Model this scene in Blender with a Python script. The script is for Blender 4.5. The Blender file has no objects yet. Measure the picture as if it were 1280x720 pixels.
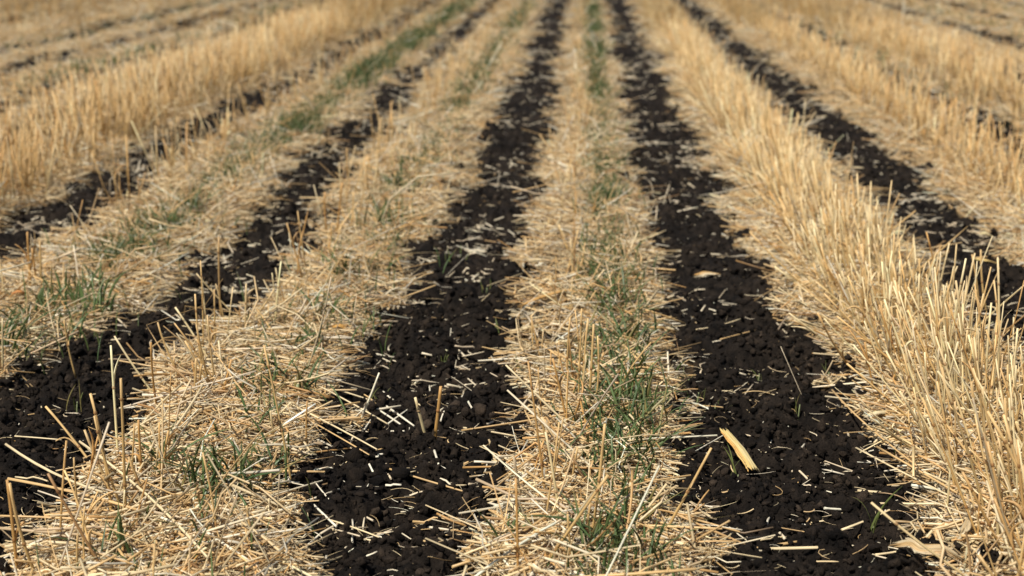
import bpy, math
import numpy as np
from mathutils import Euler

rad = math.radians
rng = np.random.default_rng(20240611)
scene = bpy.context.scene
COL = scene.collection

# ------------------------------------------------------------------ camera
CAM_H, PITCH, YAW, FPX = 1.02, rad(14.72), rad(2.91), 1770.0
cam_data = bpy.data.cameras.new("camera")
cam_data.sensor_width = 36.0
cam_data.lens = FPX / 1280.0 * 36.0
cam_data.clip_start, cam_data.clip_end = 0.05, 3000.0
cam_data.dof.use_dof = True
cam_data.dof.focus_distance = 2.62
cam_data.dof.aperture_fstop = 4.1
cam = bpy.data.objects.new("camera", cam_data)
COL.objects.link(cam)
cam.location = (0, 0, CAM_H)
cam.rotation_euler = (math.pi / 2 - PITCH, 0, YAW)
scene.camera = cam

# ------------------------------------------------------------------ sky, sun, exposure
SUN_EL, SUN_AZ = rad(57), rad(222)      # azimuth clockwise from +Y (the direction of the rows)
world = bpy.data.worlds.new("World")
scene.world = world
world.use_nodes = True
nt = world.node_tree
sky = nt.nodes.new("ShaderNodeTexSky")
sky.sky_type = 'NISHITA'
sky.sun_disc = False
sky.sun_elevation = SUN_EL
sky.sun_rotation = SUN_AZ
bg = nt.nodes["Background"]
bg.inputs["Strength"].default_value = 0.062
nt.links.new(sky.outputs[0], bg.inputs["Color"])
sd = bpy.data.lights.new("sun", 'SUN')
sd.energy = 4.8
sd.angle = rad(3.0)
sd.color = (1.0, 0.94, 0.845)
sun = bpy.data.objects.new("sun", sd)
COL.objects.link(sun)
sv = np.array([math.sin(SUN_AZ) * math.cos(SUN_EL), math.cos(SUN_AZ) * math.cos(SUN_EL), math.sin(SUN_EL)])
sun.rotation_euler = (math.pi / 2 - SUN_EL, 0, math.pi - SUN_AZ)
sun.location = (0, 0, 30)
scene.view_settings.view_transform = 'Standard'
scene.view_settings.look = 'None'
scene.view_settings.exposure = 0.12
scene.view_settings.gamma = 1.0
scene.view_settings.use_curve_mapping = False
scene.cycles.max_bounces = 6
scene.cycles.diffuse_bounces = 3

# ------------------------------------------------------------------ layout: where a measured point stands on the ground
_f = np.array([-math.sin(YAW) * math.cos(PITCH), math.cos(YAW) * math.cos(PITCH), -math.sin(PITCH)])
_r = np.array([math.cos(YAW), math.sin(YAW), 0.0])
_u = np.cross(_r, _f)
_o = np.array([0, 0, CAM_H])

def ground_at(px, py, z=0.0):
    d = _f * FPX + _r * (px - 640) + _u * (360 - py)
    return _o + d * ((z - CAM_H) / d[2])

def above(px, py, y):
    """the point over depth y"""
    d = _f * FPX + _r * (px - 640) + _u * (360 - py)
    return _o + d * (y / d[1])

def project(P):
    q = np.asarray(P) - _o
    w = q @ _f
    w = np.where(np.abs(w) < 1e-6, 1e-6, w)
    return 640 + FPX * (q @ _r) / w, 360 - FPX * (q @ _u) / w, w

# ------------------------------------------------------------------ noise
def hsh(ix, iy, seed):
    h = (ix.astype(np.int64) * 374761393 + iy.astype(np.int64) * 668265263 + seed * 974634777) & 0xffffffff
    h = ((h ^ (h >> 13)) * 1274126177) & 0xffffffff
    h = ((h ^ (h >> 16)) * 2246822519) & 0xffffffff
    return ((h ^ (h >> 15)) & 0xffffff) / float(0x1000000)

def vnoise(x, y, scale, seed):
    """smooth value noise in -1..1"""
    X, Y = x / scale, y / scale
    ix, iy = np.floor(X), np.floor(Y)
    fx, fy = X - ix, Y - iy
    fx, fy = fx * fx * (3 - 2 * fx), fy * fy * (3 - 2 * fy)
    a, b = hsh(ix, iy, seed), hsh(ix + 1, iy, seed)
    c, d = hsh(ix, iy + 1, seed), hsh(ix + 1, iy + 1, seed)
    return 2 * ((a * (1 - fx) + b * fx) * (1 - fy) + (c * (1 - fx) + d * fx) * fy) - 1

def bumps(x, y, cell, seed, keep=0.8):
    """rounded lumps: highest of the sphere caps round about, 0..1"""
    X, Y = x / cell, y / cell
    ix, iy = np.floor(X), np.floor(Y)
    out = np.zeros_like(x)
    for dx in (-1, 0, 1):
        for dy in (-1, 0, 1):
            cx, cy = ix + dx, iy + dy
            jx, jy = hsh(cx, cy, seed), hsh(cx, cy, seed + 7)
            rr = 0.35 + 0.5 * hsh(cx, cy, seed + 13)
            on = hsh(cx, cy, seed + 29) < keep
            asp = 0.7 + 0.6 * hsh(cx, cy, seed + 31)
            d2 = ((X - cx - jx) * asp) ** 2 + ((Y - cy - jy) / asp) ** 2
            h = np.sqrt(np.clip(rr * rr - d2, 0, None)) * on
            out = np.maximum(out, h)
    return out

def sstep(a, b, x):
    t = np.clip((x - a) / (b - a), 0, 1)
    return t * t * (3 - 2 * t)

# ------------------------------------------------------------------ the tilled strips: centre line and half width by distance
PITCH_ROW = 0.76
_D = [1.0, 2.13, 2.29, 2.47, 2.7, 2.93, 3.2, 3.55, 4.0, 4.5, 5.17, 6.06, 7.4, 9.2, 20.0]
STRIPS = {   # index: (centre by distance, half width by distance)
    1: ([-1.10, -1.10, -1.10, -1.10, -1.10, -1.10, -1.09, -1.04, -1.0, -1.01, -1.05, -1.065, -1.07, -1.10, -1.11],
        [.17, .17, .17, .17, .17, .16, .135, .14, .15, .135, .115, .135, .13, .13, .125]),
    2: ([-.335, -.335, -.325, -.33, -.31, -.315, -.335, -.34, -.343, -.353, -.32, -.322, -.322, -.315, -.32],
        [.175, .175, .175, .185, .16, .17, .175, .165, .19, .175, .17, .18, .19, .155, .165]),
    3: ([.425, .425, .415, .404, .40, .396, .41, .38, .36, .385, .36, .355, .37, .375, .385],
        [.195, .195, .195, .22, .21, .20, .22, .21, .155, .175, .17, .18, .17, .17, .175]),
    4: ([1.16] * 6 + [1.17, 1.18, 1.18, 1.18, 1.18, 1.19, 1.19, 1.18, 1.18], [.185] * 15),
    5: ([1.95] * 15, [.16] * 15), -2: ([-3.2] * 15, [.13] * 15), -3: ([-3.82] * 15, [.15] * 15), -4: ([-4.42] * 15, [.15] * 15),
    0: ([-1.82] * 15, [.16] * 8 + [.145] * 7),
}
def strip_geo(k, y):
    if k in STRIPS:
        c, w = STRIPS[k]
        return np.interp(y, _D, c), np.interp(y, _D, w)
    c = -1.87 + PITCH_ROW * k + (0.02 if k > 4 else 0.0)
    return np.full_like(y, c), np.full_like(y, 0.105 if k < 0 else 0.12 if k != 0 else 0.13)

K_RANGE = range(-22, 27)
def till_mask(x, y):
    """1 on tilled black soil, 0 under the straw"""
    n = 0.075 * vnoise(x, y, .13, 3) + 0.035 * vnoise(x, y, .42, 4) + 0.06 * vnoise(x, y, .05, 5) + .012
    m = np.full_like(x, -1.0)
    k0 = np.floor((x + 1.87) / PITCH_ROW + .5)
    for dk in (-1, 0, 1):
        kk = k0 + dk
        c = -1.87 + PITCH_ROW * kk + np.where(kk > 4, .02, 0.)
        w = np.where(kk < 0, .165, .145)
        for k in STRIPS:
            ck, wk = strip_geo(k, y)
            c = np.where(kk == k, ck, c)
            w = np.where(kk == k, wk, w)
        m = np.maximum(m, w - np.abs(x - c))
    return sstep(-.018, .018, m + n)

def soil_height(x, y, fine=True, m=None):
    if m is None:
        m = till_mask(x, y)
    base = 0.012 * vnoise(x, y, .9, 11) + .006 * vnoise(x, y, .25, 12)
    wx = x + .016 * vnoise(x, y, .03, 21) + .008 * vnoise(x, y, .011, 23)
    wy = y + .016 * vnoise(x, y, .03, 22) + .008 * vnoise(x, y, .011, 24)
    clod = .040 * bumps(wx, wy, .085, 31, .5) + .027 * bumps(wx, wy, .042, 41, .7)
    if fine:
        clod = clod + .012 * bumps(wx, wy, .02, 51, .8) + .0055 * bumps(x, y, .0095, 61, .85)
    rough = .013 * vnoise(x, y, .11, 71) + .006 * vnoise(x, y, .03, 72) + .0022 * vnoise(x, y, .011, 74)
    return base + m * (clod + rough - .018) + (1 - m) * (.003 * vnoise(x, y, .04, 73))

def flat_height(x, y):
    """smoothed level for things that lie on it"""
    m = till_mask(x, y)
    return (.012 * vnoise(x, y, .9, 11) + .006 * vnoise(x, y, .25, 12)
            + m * (.010 * vnoise(x, y, .11, 71) + .030 * bumps(x, y, .085, 31, .55) * .6 - .002))

# ------------------------------------------------------------------ materials
def new_mat(name):
    m = bpy.data.materials.new(name)
    m.use_nodes = True
    t = m.node_tree
    return m, t, t.nodes["Principled BSDF"], t.nodes, t.links

def mix_rgb(t, kind, fac, a, b):
    n = t.nodes.new("ShaderNodeMix")
    n.data_type = 'RGBA'
    n.blend_type = kind
    for s, v in ((n.inputs[0], fac), (n.inputs[6], a), (n.inputs[7], b)):
        if hasattr(v, "is_output"):
            t.links.new(v, s)
        else:
            s.default_value = v
    return n.outputs[2]

def fibre_mat(name, rough, spec, lo, hi, trans=0.0, bump=0.15):
    m, t, p, N, L = new_mat(name)
    a = N.new("ShaderNodeAttribute"); a.attribute_name = "tint"
    g = N.new("ShaderNodeAttribute"); g.attribute_name = "grain"
    n = N.new("ShaderNodeTexNoise"); n.inputs["Scale"].default_value = 1.0; n.inputs["Detail"].default_value = 3.0
    L.new(g.outputs["Vector"], n.inputs["Vector"])
    r = N.new("ShaderNodeMapRange"); r.inputs[1].default_value = .3; r.inputs[2].default_value = .7
    r.inputs[3].default_value = lo; r.inputs[4].default_value = hi
    L.new(n.outputs["Fac"], r.inputs[0])
    c = N.new("ShaderNodeVectorMath"); c.operation = 'SCALE'
    L.new(a.outputs["Color"], c.inputs[0]); L.new(r.outputs[0], c.inputs["Scale"])
    # small weathered spots
    n2 = N.new("ShaderNodeTexNoise"); n2.inputs["Scale"].default_value = 2.6; n2.inputs["Detail"].default_value = 2.0
    L.new(g.outputs["Vector"], n2.inputs["Vector"])
    r2 = N.new("ShaderNodeMapRange"); r2.inputs[1].default_value = .66; r2.inputs[2].default_value = .74
    L.new(n2.outputs["Fac"], r2.inputs[0])
    dark = N.new("ShaderNodeVectorMath"); dark.operation = 'MULTIPLY'; dark.inputs[1].default_value = (.55, .48, .42)
    L.new(c.outputs[0], dark.inputs[0])
    out = mix_rgb(t, 'MIX', r2.outputs[0], c.outputs[0], dark.outputs[0])
    L.new(out, p.inputs["Base Color"])
    p.inputs["Roughness"].default_value = rough
    p.inputs["Specular IOR Level"].default_value = spec
    b = N.new("ShaderNodeBump"); b.inputs["Strength"].default_value = bump; b.inputs["Distance"].default_value = .0006
    L.new(n.outputs["Fac"], b.inputs["Height"]); L.new(b.outputs[0], p.inputs["Normal"])
    if trans:
        tr = N.new("ShaderNodeBsdfTranslucent"); L.new(out, tr.inputs["Color"])
        mx = N.new("ShaderNodeMixShader"); mx.inputs[0].default_value = trans
        L.new(p.outputs[0], mx.inputs[1]); L.new(tr.outputs[0], mx.inputs[2])
        L.new(mx.outputs[0], N["Material Output"].inputs["Surface"])
    return m

M_STRAW = fibre_mat("straw", .48, .42, .74, 1.14)
M_GRASS = fibre_mat("grass_blade", .42, .4, .8, 1.15, trans=.22)
M_HUSK = fibre_mat("husk", .6, .3, .5, 1.15, trans=.12, bump=.5)

def soil_nodes(t, p):
    N, L = t.nodes, t.links
    tc = N.new("ShaderNodeTexCoord")
    n1 = N.new("ShaderNodeTexNoise"); n1.inputs["Scale"].default_value = 34; n1.inputs["Detail"].default_value = 6
    n2 = N.new("ShaderNodeTexNoise"); n2.inputs["Scale"].default_value = 260; n2.inputs["Detail"].default_value = 5
    n2.inputs["Roughness"].default_value = .7
    for n in (n1, n2):
        L.new(tc.outputs["Object"], n.inputs["Vector"])
    cr = N.new("ShaderNodeValToRGB")
    cr.color_ramp.elements[0].position = .3; cr.color_ramp.elements[0].color = (.0042, .0031, .0023, 1)
    cr.color_ramp.elements[1].position = .72; cr.color_ramp.elements[1].color = (.030, .0230, .0175, 1)
    L.new(n1.outputs["Fac"], cr.inputs["Fac"])
    cr2 = N.new("ShaderNodeValToRGB")
    cr2.color_ramp.elements[0].position = .3; cr2.color_ramp.elements[0].color = (.55, .55, .55, 1)
    cr2.color_ramp.elements[1].position = .72; cr2.color_ramp.elements[1].color = (1.5, 1.48, 1.45, 1)
    L.new(n2.outputs["Fac"], cr2.inputs["Fac"])
    soil = mix_rgb(t, 'MULTIPLY', 1.0, cr.outputs[0], cr2.outputs[0])
    nb_ = N.new("ShaderNodeTexNoise"); nb_.inputs["Scale"].default_value = 4.5; nb_.inputs["Detail"].default_value = 3
    L.new(tc.outputs["Object"], nb_.inputs["Vector"])
    cr3 = N.new("ShaderNodeValToRGB")
    cr3.color_ramp.elements[0].position = .38; cr3.color_ramp.elements[0].color = (.72, .70, .70, 1)
    cr3.color_ramp.elements[1].position = .66; cr3.color_ramp.elements[1].color = (1.45, 1.38, 1.28, 1)
    L.new(nb_.outputs["Fac"], cr3.inputs["Fac"])
    soil = mix_rgb(t, 'MULTIPLY', 1.0, soil, cr3.outputs[0])
    p.inputs["Roughness"].default_value = .82
    p.inputs["Specular IOR Level"].default_value = .16
    b = N.new("ShaderNodeBump"); b.inputs["Strength"].default_value = 1.0; b.inputs["Distance"].default_value = .007
    L.new(n2.outputs["Fac"], b.inputs["Height"]); L.new(b.outputs[0], p.inputs["Normal"])
    return soil, tc

M_SOIL, t, p, N, L = new_mat("black_soil")
s_, _ = soil_nodes(t, p)
_a = N.new('ShaderNodeAttribute'); _a.attribute_name = 'tint'
s_ = mix_rgb(t, 'MULTIPLY', 1.0, s_, _a.outputs['Color'])
L.new(s_, p.inputs["Base Color"])

M_GROUND, t, p, N, L = new_mat("field_ground")
soil, tc = soil_nodes(t, p)
at = N.new("ShaderNodeAttribute"); at.attribute_name = "tilled"
n3 = N.new("ShaderNodeTexNoise"); n3.inputs["Scale"].default_value = 60; n3.inputs["Detail"].default_value = 5
L.new(tc.outputs["Object"], n3.inputs["Vector"])
cr = N.new("ShaderNodeValToRGB")
cr.color_ramp.elements[0].position = .35; cr.color_ramp.elements[0].color = (.02, .014, .009, 1)
cr.color_ramp.elements[1].position = .65; cr.color_ramp.elements[1].color = (.12, .08, .042, 1)
L.new(n3.outputs["Fac"], cr.inputs["Fac"])
near = mix_rgb(t, 'MIX', at.outputs["Fac"], cr.outputs[0], soil)
# beyond the modelled straw the same rows carry on as coloured ground
sx = N.new("ShaderNodeSeparateXYZ"); L.new(tc.outputs["Object"], sx.inputs[0])
n4 = N.new("ShaderNodeTexNoise"); n4.inputs["Scale"].default_value = 1.4; n4.inputs["Detail"].default_value = 4
L.new(tc.outputs["Object"], n4.inputs["Vector"])
def mth(op, a, b=None):
    n = N.new("ShaderNodeMath"); n.operation = op
    for i, v in enumerate((a, b)):
        if v is None: continue
        if hasattr(v, "is_output"): L.new(v, n.inputs[i])
        else: n.inputs[i].default_value = v
    return n.outputs[0]
ph = mth('MULTIPLY', mth('ADD', sx.outputs[0], 1.87 - .38), 1 / PITCH_ROW)
tri = mth('ABSOLUTE', mth('SUBTRACT', mth('FRACT', ph), .5))
tri = mth('ADD', tri, mth('MULTIPLY', mth('SUBTRACT', n4.outputs["Fac"], .5), .35))
stripe = N.new("ShaderNodeMapRange"); stripe.inputs[1].default_value = .1; stripe.inputs[2].default_value = .17
stripe.inputs[3].default_value = 1; stripe.inputs[4].default_value = 0
L.new(tri, stripe.inputs[0])
cr5 = N.new("ShaderNodeValToRGB")
cr5.color_ramp.elements[0].position = .35; cr5.color_ramp.elements[0].color = (.30, .20, .10, 1)
cr5.color_ramp.elements[1].position = .7; cr5.color_ramp.elements[1].color = (.48, .36, .20, 1)
L.new(n3.outputs["Fac"], cr5.inputs["Fac"])
far = mix_rgb(t, 'MIX', stripe.outputs[0], cr5.outputs[0], (.04, .03, .022, 1))
fm = N.new("ShaderNodeMapRange"); fm.inputs[1].default_value = 26; fm.inputs[2].default_value = 30
L.new(sx.outputs[1], fm.inputs[0])
out = mix_rgb(t, 'MIX', fm.outputs[0], near, far)
L.new(out, p.inputs["Base Color"])

# ------------------------------------------------------------------ mesh helpers
def link_mesh(name, verts, loops, sizes, mat, parent=None, tint=None, grain=None, sharp=None, extra=None):
    me = bpy.data.meshes.new(name)
    nv, nl, nf = len(verts), len(loops), len(sizes)
    me.vertices.add(nv); me.loops.add(nl); me.polygons.add(nf)
    me.vertices.foreach_set("co", np.ascontiguousarray(verts, np.float32).ravel())
    me.loops.foreach_set("vertex_index", np.ascontiguousarray(loops, np.int32).ravel())
    st = np.zeros(nf, np.int32); st[1:] = np.cumsum(sizes)[:-1]
    me.polygons.foreach_set("loop_start", st)
    me.update(calc_edges=True)
    if sharp is not None:
        a = me.attributes.new("sharp_face", 'BOOLEAN', 'FACE'); a.data.foreach_set("value", sharp.astype(bool))
    if tint is not None:
        c = np.ones((nv, 4), np.float32); c[:, :3] = tint
        a = me.attributes.new("tint", 'FLOAT_COLOR', 'POINT'); a.data.foreach_set("color", c.ravel())
    if grain is not None:
        a = me.attributes.new("grain", 'FLOAT_VECTOR', 'POINT'); a.data.foreach_set("vector", np.ascontiguousarray(grain, np.float32).ravel())
    if extra is not None:
        a = me.attributes.new(extra[0], 'FLOAT', 'POINT'); a.data.foreach_set("value", extra[1].astype(np.float32))
    me.materials.append(mat)
    ob = bpy.data.objects.new(name, me)
    COL.objects.link(ob)
    if parent: ob.parent = parent
    return ob

def tube_arrays(P, R, C, S=5, flat=None, hollow=False, cap=True, roll=None):
    """P (N,K,3) centre lines, R (N,K) radii, C (N,K,3) colours -> arrays of N closed tubes"""
    P = np.asarray(P, float); R = np.asarray(R, float); C = np.asarray(C, float)
    n, K, _ = P.shape
    T = np.gradient(P, axis=1)
    T /= np.linalg.norm(T, axis=2, keepdims=True) + 1e-12
    m = T.mean(axis=1)
    ref = np.where(np.abs(m[:, 2:3]) > .8, np.array([[0, 1., 0]]), np.array([[0, 0, 1.]]))
    U = np.cross(T, ref[:, None, :]); U /= np.linalg.norm(U, axis=2, keepdims=True) + 1e-12
    V = np.cross(T, U)
    if roll is not None:
        cr_, sr_ = np.cos(roll)[:, None, None], np.sin(roll)[:, None, None]
        U, V = U * cr_ + V * sr_, V * cr_ - U * sr_
    seg = np.linalg.norm(np.diff(P, axis=1), axis=2)
    along = np.concatenate([np.zeros((n, 1)), np.cumsum(seg, axis=1)], axis=1)
    if hollow:   # a cut, open end: rim turned in, dark bore
        P = np.concatenate([P, P[:, -1:] , P[:, -1:] - T[:, -1:] * .004], axis=1)
        R = np.concatenate([R, R[:, -1:] * .66, R[:, -1:] * .55], axis=1)
        C = np.concatenate([C, C[:, -1:] * 1.1, C[:, -1:] * .25], axis=1)
        U = np.concatenate([U, U[:, -1:], U[:, -1:]], axis=1); V = np.concatenate([V, V[:, -1:], V[:, -1:]], axis=1)
        along = np.concatenate([along, along[:, -1:], along[:, -1:]], axis=1)
        K += 2
    if flat is None: flat = np.ones(n)
    th = np.arange(S) * 2 * math.pi / S
    ct, sn = np.cos(th), np.sin(th)
    off = (U[:, :, None, :] * ct[None, None, :, None] + V[:, :, None, :] * (sn[None, None, :, None] * flat[:, None, None, None])) * R[:, :, None, None]
    verts = (P[:, :, None, :] + off).reshape(-1, 3)
    tint = np.repeat(C[:, :, None, :], S, axis=2).reshape(-1, 3)
    rnd = rng.random((n, 3)) * 200
    gr = np.empty((n, K, S, 3))
    gr[..., 0] = ct[None, None, :] * 2.0 + rnd[:, 0, None, None]
    gr[..., 1] = sn[None, None, :] * 2.0 + rnd[:, 1, None, None]
    gr[..., 2] = along[:, :, None] * 22 + rnd[:, 2, None, None]
    b = (np.arange(n) * K * S)[:, None, None]
    k = (np.arange(K - 1) * S)[None, :, None]
    s = np.arange(S)[None, None, :]; s2 = (s + 1) % S
    q = np.stack([b + k + s, b + k + s2, b + k + S + s2, b + k + S + s], axis=-1).reshape(-1, 4)
    loops = [q.ravel()]; sizes = [np.full(len(q), 4)]; sharp = [np.zeros(len(q), bool)]
    if cap:
        c0 = (np.arange(n) * K * S)[:, None] + np.arange(S)[None, ::-1]
        c1 = (np.arange(n) * K * S + (K - 1) * S)[:, None] + np.arange(S)[None, :]
        loops += [c0.ravel(), c1.ravel()]; sizes += [np.full(2 * n, S)]; sharp += [np.ones(2 * n, bool)]
    return verts, np.concatenate(loops), np.concatenate(sizes), tint, gr.reshape(-1, 3), np.concatenate(sharp)

def join_arrays(parts):
    v, l, s, t, g, h = [], [], [], [], [], []
    base = 0
    for a in parts:
        v.append(a[0]); l.append(a[1] + base); s.append(a[2]); t.append(a[3]); g.append(a[4]); h.append(a[5])
        base += len(a[0])
    return [np.concatenate(x) for x in (v, l, s, t, g, h)]

def link_tubes(name, arr, mat=None, parent=None):
    v, l, s, t, g, h = arr
    return link_mesh(name, v, l, s, mat or M_STRAW, parent, t, g, h)

def tag(o, label=None, cat=None, group=None, kind=None):
    if label: o["label"] = label
    if cat: o["category"] = cat
    if group: o["group"] = group
    if kind: o["kind"] = kind
    return o

def lines(A, B, K, sag=0.0, kink=None, seed=None):
    """(N,K,3) paths from A to B with a sideways bow; a kinked one turns at mid length"""
    A = np.atleast_2d(A).astype(float); B = np.atleast_2d(B).astype(float)
    n = len(A)
    s = np.linspace(0, 1, K)[None, :, None]
    P = A[:, None, :] * (1 - s) + B[:, None, :] * s
    Lh = np.linalg.norm(B - A, axis=1)
    side = rng.normal(size=(n, 3)); side[:, 2] *= .5
    side /= np.linalg.norm(side, axis=1, keepdims=True)
    amt = (rng.normal(size=n) * np.asarray(sag) * Lh)[:, None, None]
    P = P + side[:, None, :] * amt * (4 * s * (1 - s))
    return P

# colours of dry wheat straw (base colours)
CREAM = np.array([.82, .66, .39]); TAN = np.array([.68, .45, .20]); AMBER = np.array([.56, .315, .11])
BROWN = np.array([.27, .15, .065]); GREY = np.array([.50, .40, .27]); WHITE = np.array([.88, .80, .62])
def pick(n, pal, w, jitter=.10):
    pal = np.array(pal); w = np.array(w, float); w /= w.sum()
    a = pal[rng.choice(len(pal), n, p=w)]; b = pal[rng.choice(len(pal), n, p=w)]
    m = rng.random((n, 1)) * .5
    c = a * (1 - m) + b * m
    return np.clip(c * (1 + jitter * rng.normal(size=(n, 1))), .02, .93)

# ------------------------------------------------------------------ ground: one sheet to the horizon, cloddy where it is tilled
def grow(start, stop, step, rate_from, rate):
    out = [start]
    while out[-1] < stop:
        out.append(out[-1] + step * max(1.0, (abs(out[-1]) / rate_from) ** rate))
    return np.array(out)
ys = grow(1.3, 32, .0050, 2.0, 1.45)
ys = np.concatenate([[-400, -60, -12, -4, -1, .3, .8, 1.1], ys, 32 * 1.35 ** np.arange(1, 15)])
xr = grow(0, 13, .0055, 1.1, 1.25)
xs = np.concatenate([xr, 13 * 1.4 ** np.arange(1, 14)])
xs = np.concatenate([-xs[:0:-1], xs]) 
gx, gy = np.meshgrid(xs, ys)
fx, fy = gx.ravel(), gy.ravel()
mk = till_mask(fx, fy)
inside = (fy > 1.0) & (fy < 33) & (np.abs(fx) < 15)
hz = np.zeros_like(fx)
hz[inside] = 0
fine = inside & (fy < 8) & (np.abs(fx) < 4)
hz[inside & ~fine] = soil_height(fx[inside & ~fine], fy[inside & ~fine], False, mk[inside & ~fine])
hz[fine] = soil_height(fx[fine], fy[fine], True, mk[fine])
nx, ny = len(xs), len(ys)
ii = (np.arange(ny - 1)[:, None] * nx + np.arange(nx - 1)[None, :]).ravel()
q = np.stack([ii, ii + 1, ii + nx + 1, ii + nx], axis=1)
print("ground verts", nx, ny, nx * ny)
ground = link_mesh("ground", np.stack([fx, fy, hz], 1), q.ravel(), np.full(len(q), 4), M_GROUND, extra=("tilled", mk))
ground["kind"] = "structure"

# ------------------------------------------------------------------ crumbs and clods of soil
def ico(sub):
    import bmesh
    bm = bmesh.new(); bmesh.ops.create_icosphere(bm, subdivisions=sub, radius=1.0)
    v = np.array([x.co[:] for x in bm.verts]); f = np.array([[x.index for x in fc.verts] for fc in bm.faces])
    bm.free(); return v, f
def lump_shape(sub, seed):
    v, f = ico(sub)
    r = np.random.default_rng(seed)
    out = np.ones(len(v))
    for k in range(20):                       # cut facets: broken, not round
        d = r.normal(size=3); d /= np.linalg.norm(d)
        c = .42 + .42 * r.random()
        t_ = v @ d
        out = np.where(t_ * out > c, c / np.maximum(t_, 1e-3), out)
    out *= 1 + .15 * np.sin(v @ (r.normal(size=3) * 3.5)) + .13 * np.sin(v @ (r.normal(size=3) * 6)) + .09 * np.sin(v @ (r.normal(size=3) * 11)) + (.09 if sub < 4 else .03) * r.normal(size=len(v))
    return v * out[:, None], f
def lumps(x, y, z, size, sub, shapes=8):
    parts = []
    ids = rng.integers(0, shapes, len(x))
    for k in range(shapes):
        v, f = lump_shape(sub, 100 + k)
        sel = np.where(ids == k)[0]
        n = len(sel)
        if not n: continue
        a = rng.random(n) * 6.283; b = rng.random(n) * 6.283
        ca, sa, cb, sb = np.cos(a), np.sin(a), np.cos(b), np.sin(b)
        sc = size[sel][:, None] * (0.5 + .95 * rng.random((n, 3)))
        w = v[None] * sc[:, None, :]
        X = w[..., 0] * ca[:, None] - w[..., 1] * sa[:, None]; Y = w[..., 0] * sa[:, None] + w[..., 1] * ca[:, None]; Z = w[..., 2]
        Y, Z = Y * cb[:, None] - Z * sb[:, None], Y * sb[:, None] + Z * cb[:, None]
        W = np.stack([X + x[sel][:, None], Y + y[sel][:, None], Z + z[sel][:, None]], -1).reshape(-1, 3)
        F = (f[None] + (np.arange(n) * len(v))[:, None, None]).reshape(-1, 3)
        tn = np.exp(rng.normal(.1, .45, n)).clip(.4, 3.0)[:, None] * np.array([1.0, .98, .95])
        parts.append((W, F.ravel(), np.full(len(F), 3), np.repeat(tn, len(v), 0), np.zeros((len(W), 3)), np.zeros(len(F), bool)))
    return join_arrays(parts)

def span(y, margin=.9):
    return -.05 * y - .385 * y - margin, -.05 * y + .385 * y + margin
def scatter(n, y0, y1, margin=.9):
    y = rng.uniform(y0, y1, n * 2)
    a0, b0 = span(y1, margin)
    x = rng.uniform(a0, b0, n * 2)
    a, b = span(y, margin)
    ok = (x > a) & (x < b)
    return x[ok], y[ok]

cx, cy, cs = [], [], []
for n, y0, y1, lo, hi in ((1500, 1.5, 3.8, .010, .021), (52000, 1.5, 3.6, .0016, .012), (30000, 3.6, 7, .003, .014), (16000, 7, 22, .009, .022)):
    x, y = scatter(n, y0, y1, .3)
    ok = till_mask(x, y) > rng.random(len(x)) * .9 + .1
    x, y = x[ok], y[ok]
    cx.append(x); cy.append(y); cs.append(lo + (hi - lo) * rng.random(len(x)) ** 3.4)
cx, cy, cs = map(np.concatenate, (cx, cy, cs))
cz = np.where(cy < 8, soil_height(cx, cy, True), soil_height(cx, cy, False)) + cs * .22
nearc = cy < 4.2
ar = join_arrays([lumps(cx[nearc], cy[nearc], cz[nearc], cs[nearc], 2), lumps(cx[~nearc], cy[~nearc], cz[~nearc], cs[~nearc], 1)])
cr_ob = link_mesh("soil_crumbs", ar[0], ar[1], ar[2], M_SOIL, tint=ar[3])
tag(cr_ob, "loose black soil crumbs lying over the tilled strips", "soil", kind="stuff")

# ------------------------------------------------------------------ straw litter on the ground
def litter_amount(x, y):
    """how thickly chopped straw covers the ground, 0..1"""
    m = till_mask(x, y)
    a = 1 - m
    thin = .26 + .74 * sstep(-.62, .2, vnoise(x, y, .33, 81) * .6 + vnoise(x, y, .09, 84) * .6)     # thinner here and there
    edge = .5 * (1 - till_mask(x - .05, y)) + .5 * (1 - till_mask(x + .05, y))
    a = a * thin
    a = np.maximum(a, .06 * edge)
    far_ = 1 + 1.3 * sstep(3.2, 5.0, y) * sstep(.2, .9, np.abs(x) + .12 * (y > 5))
    return np.maximum(a, far_ * (.008 + .085 * sstep(.1, .8, vnoise(x, y, .16, 82)) * m))

def gap_of(x):
    """band number: 1 lies between strips 1 and 2"""
    return np.floor((x + 1.87) / PITCH_ROW).astype(int)

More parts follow.
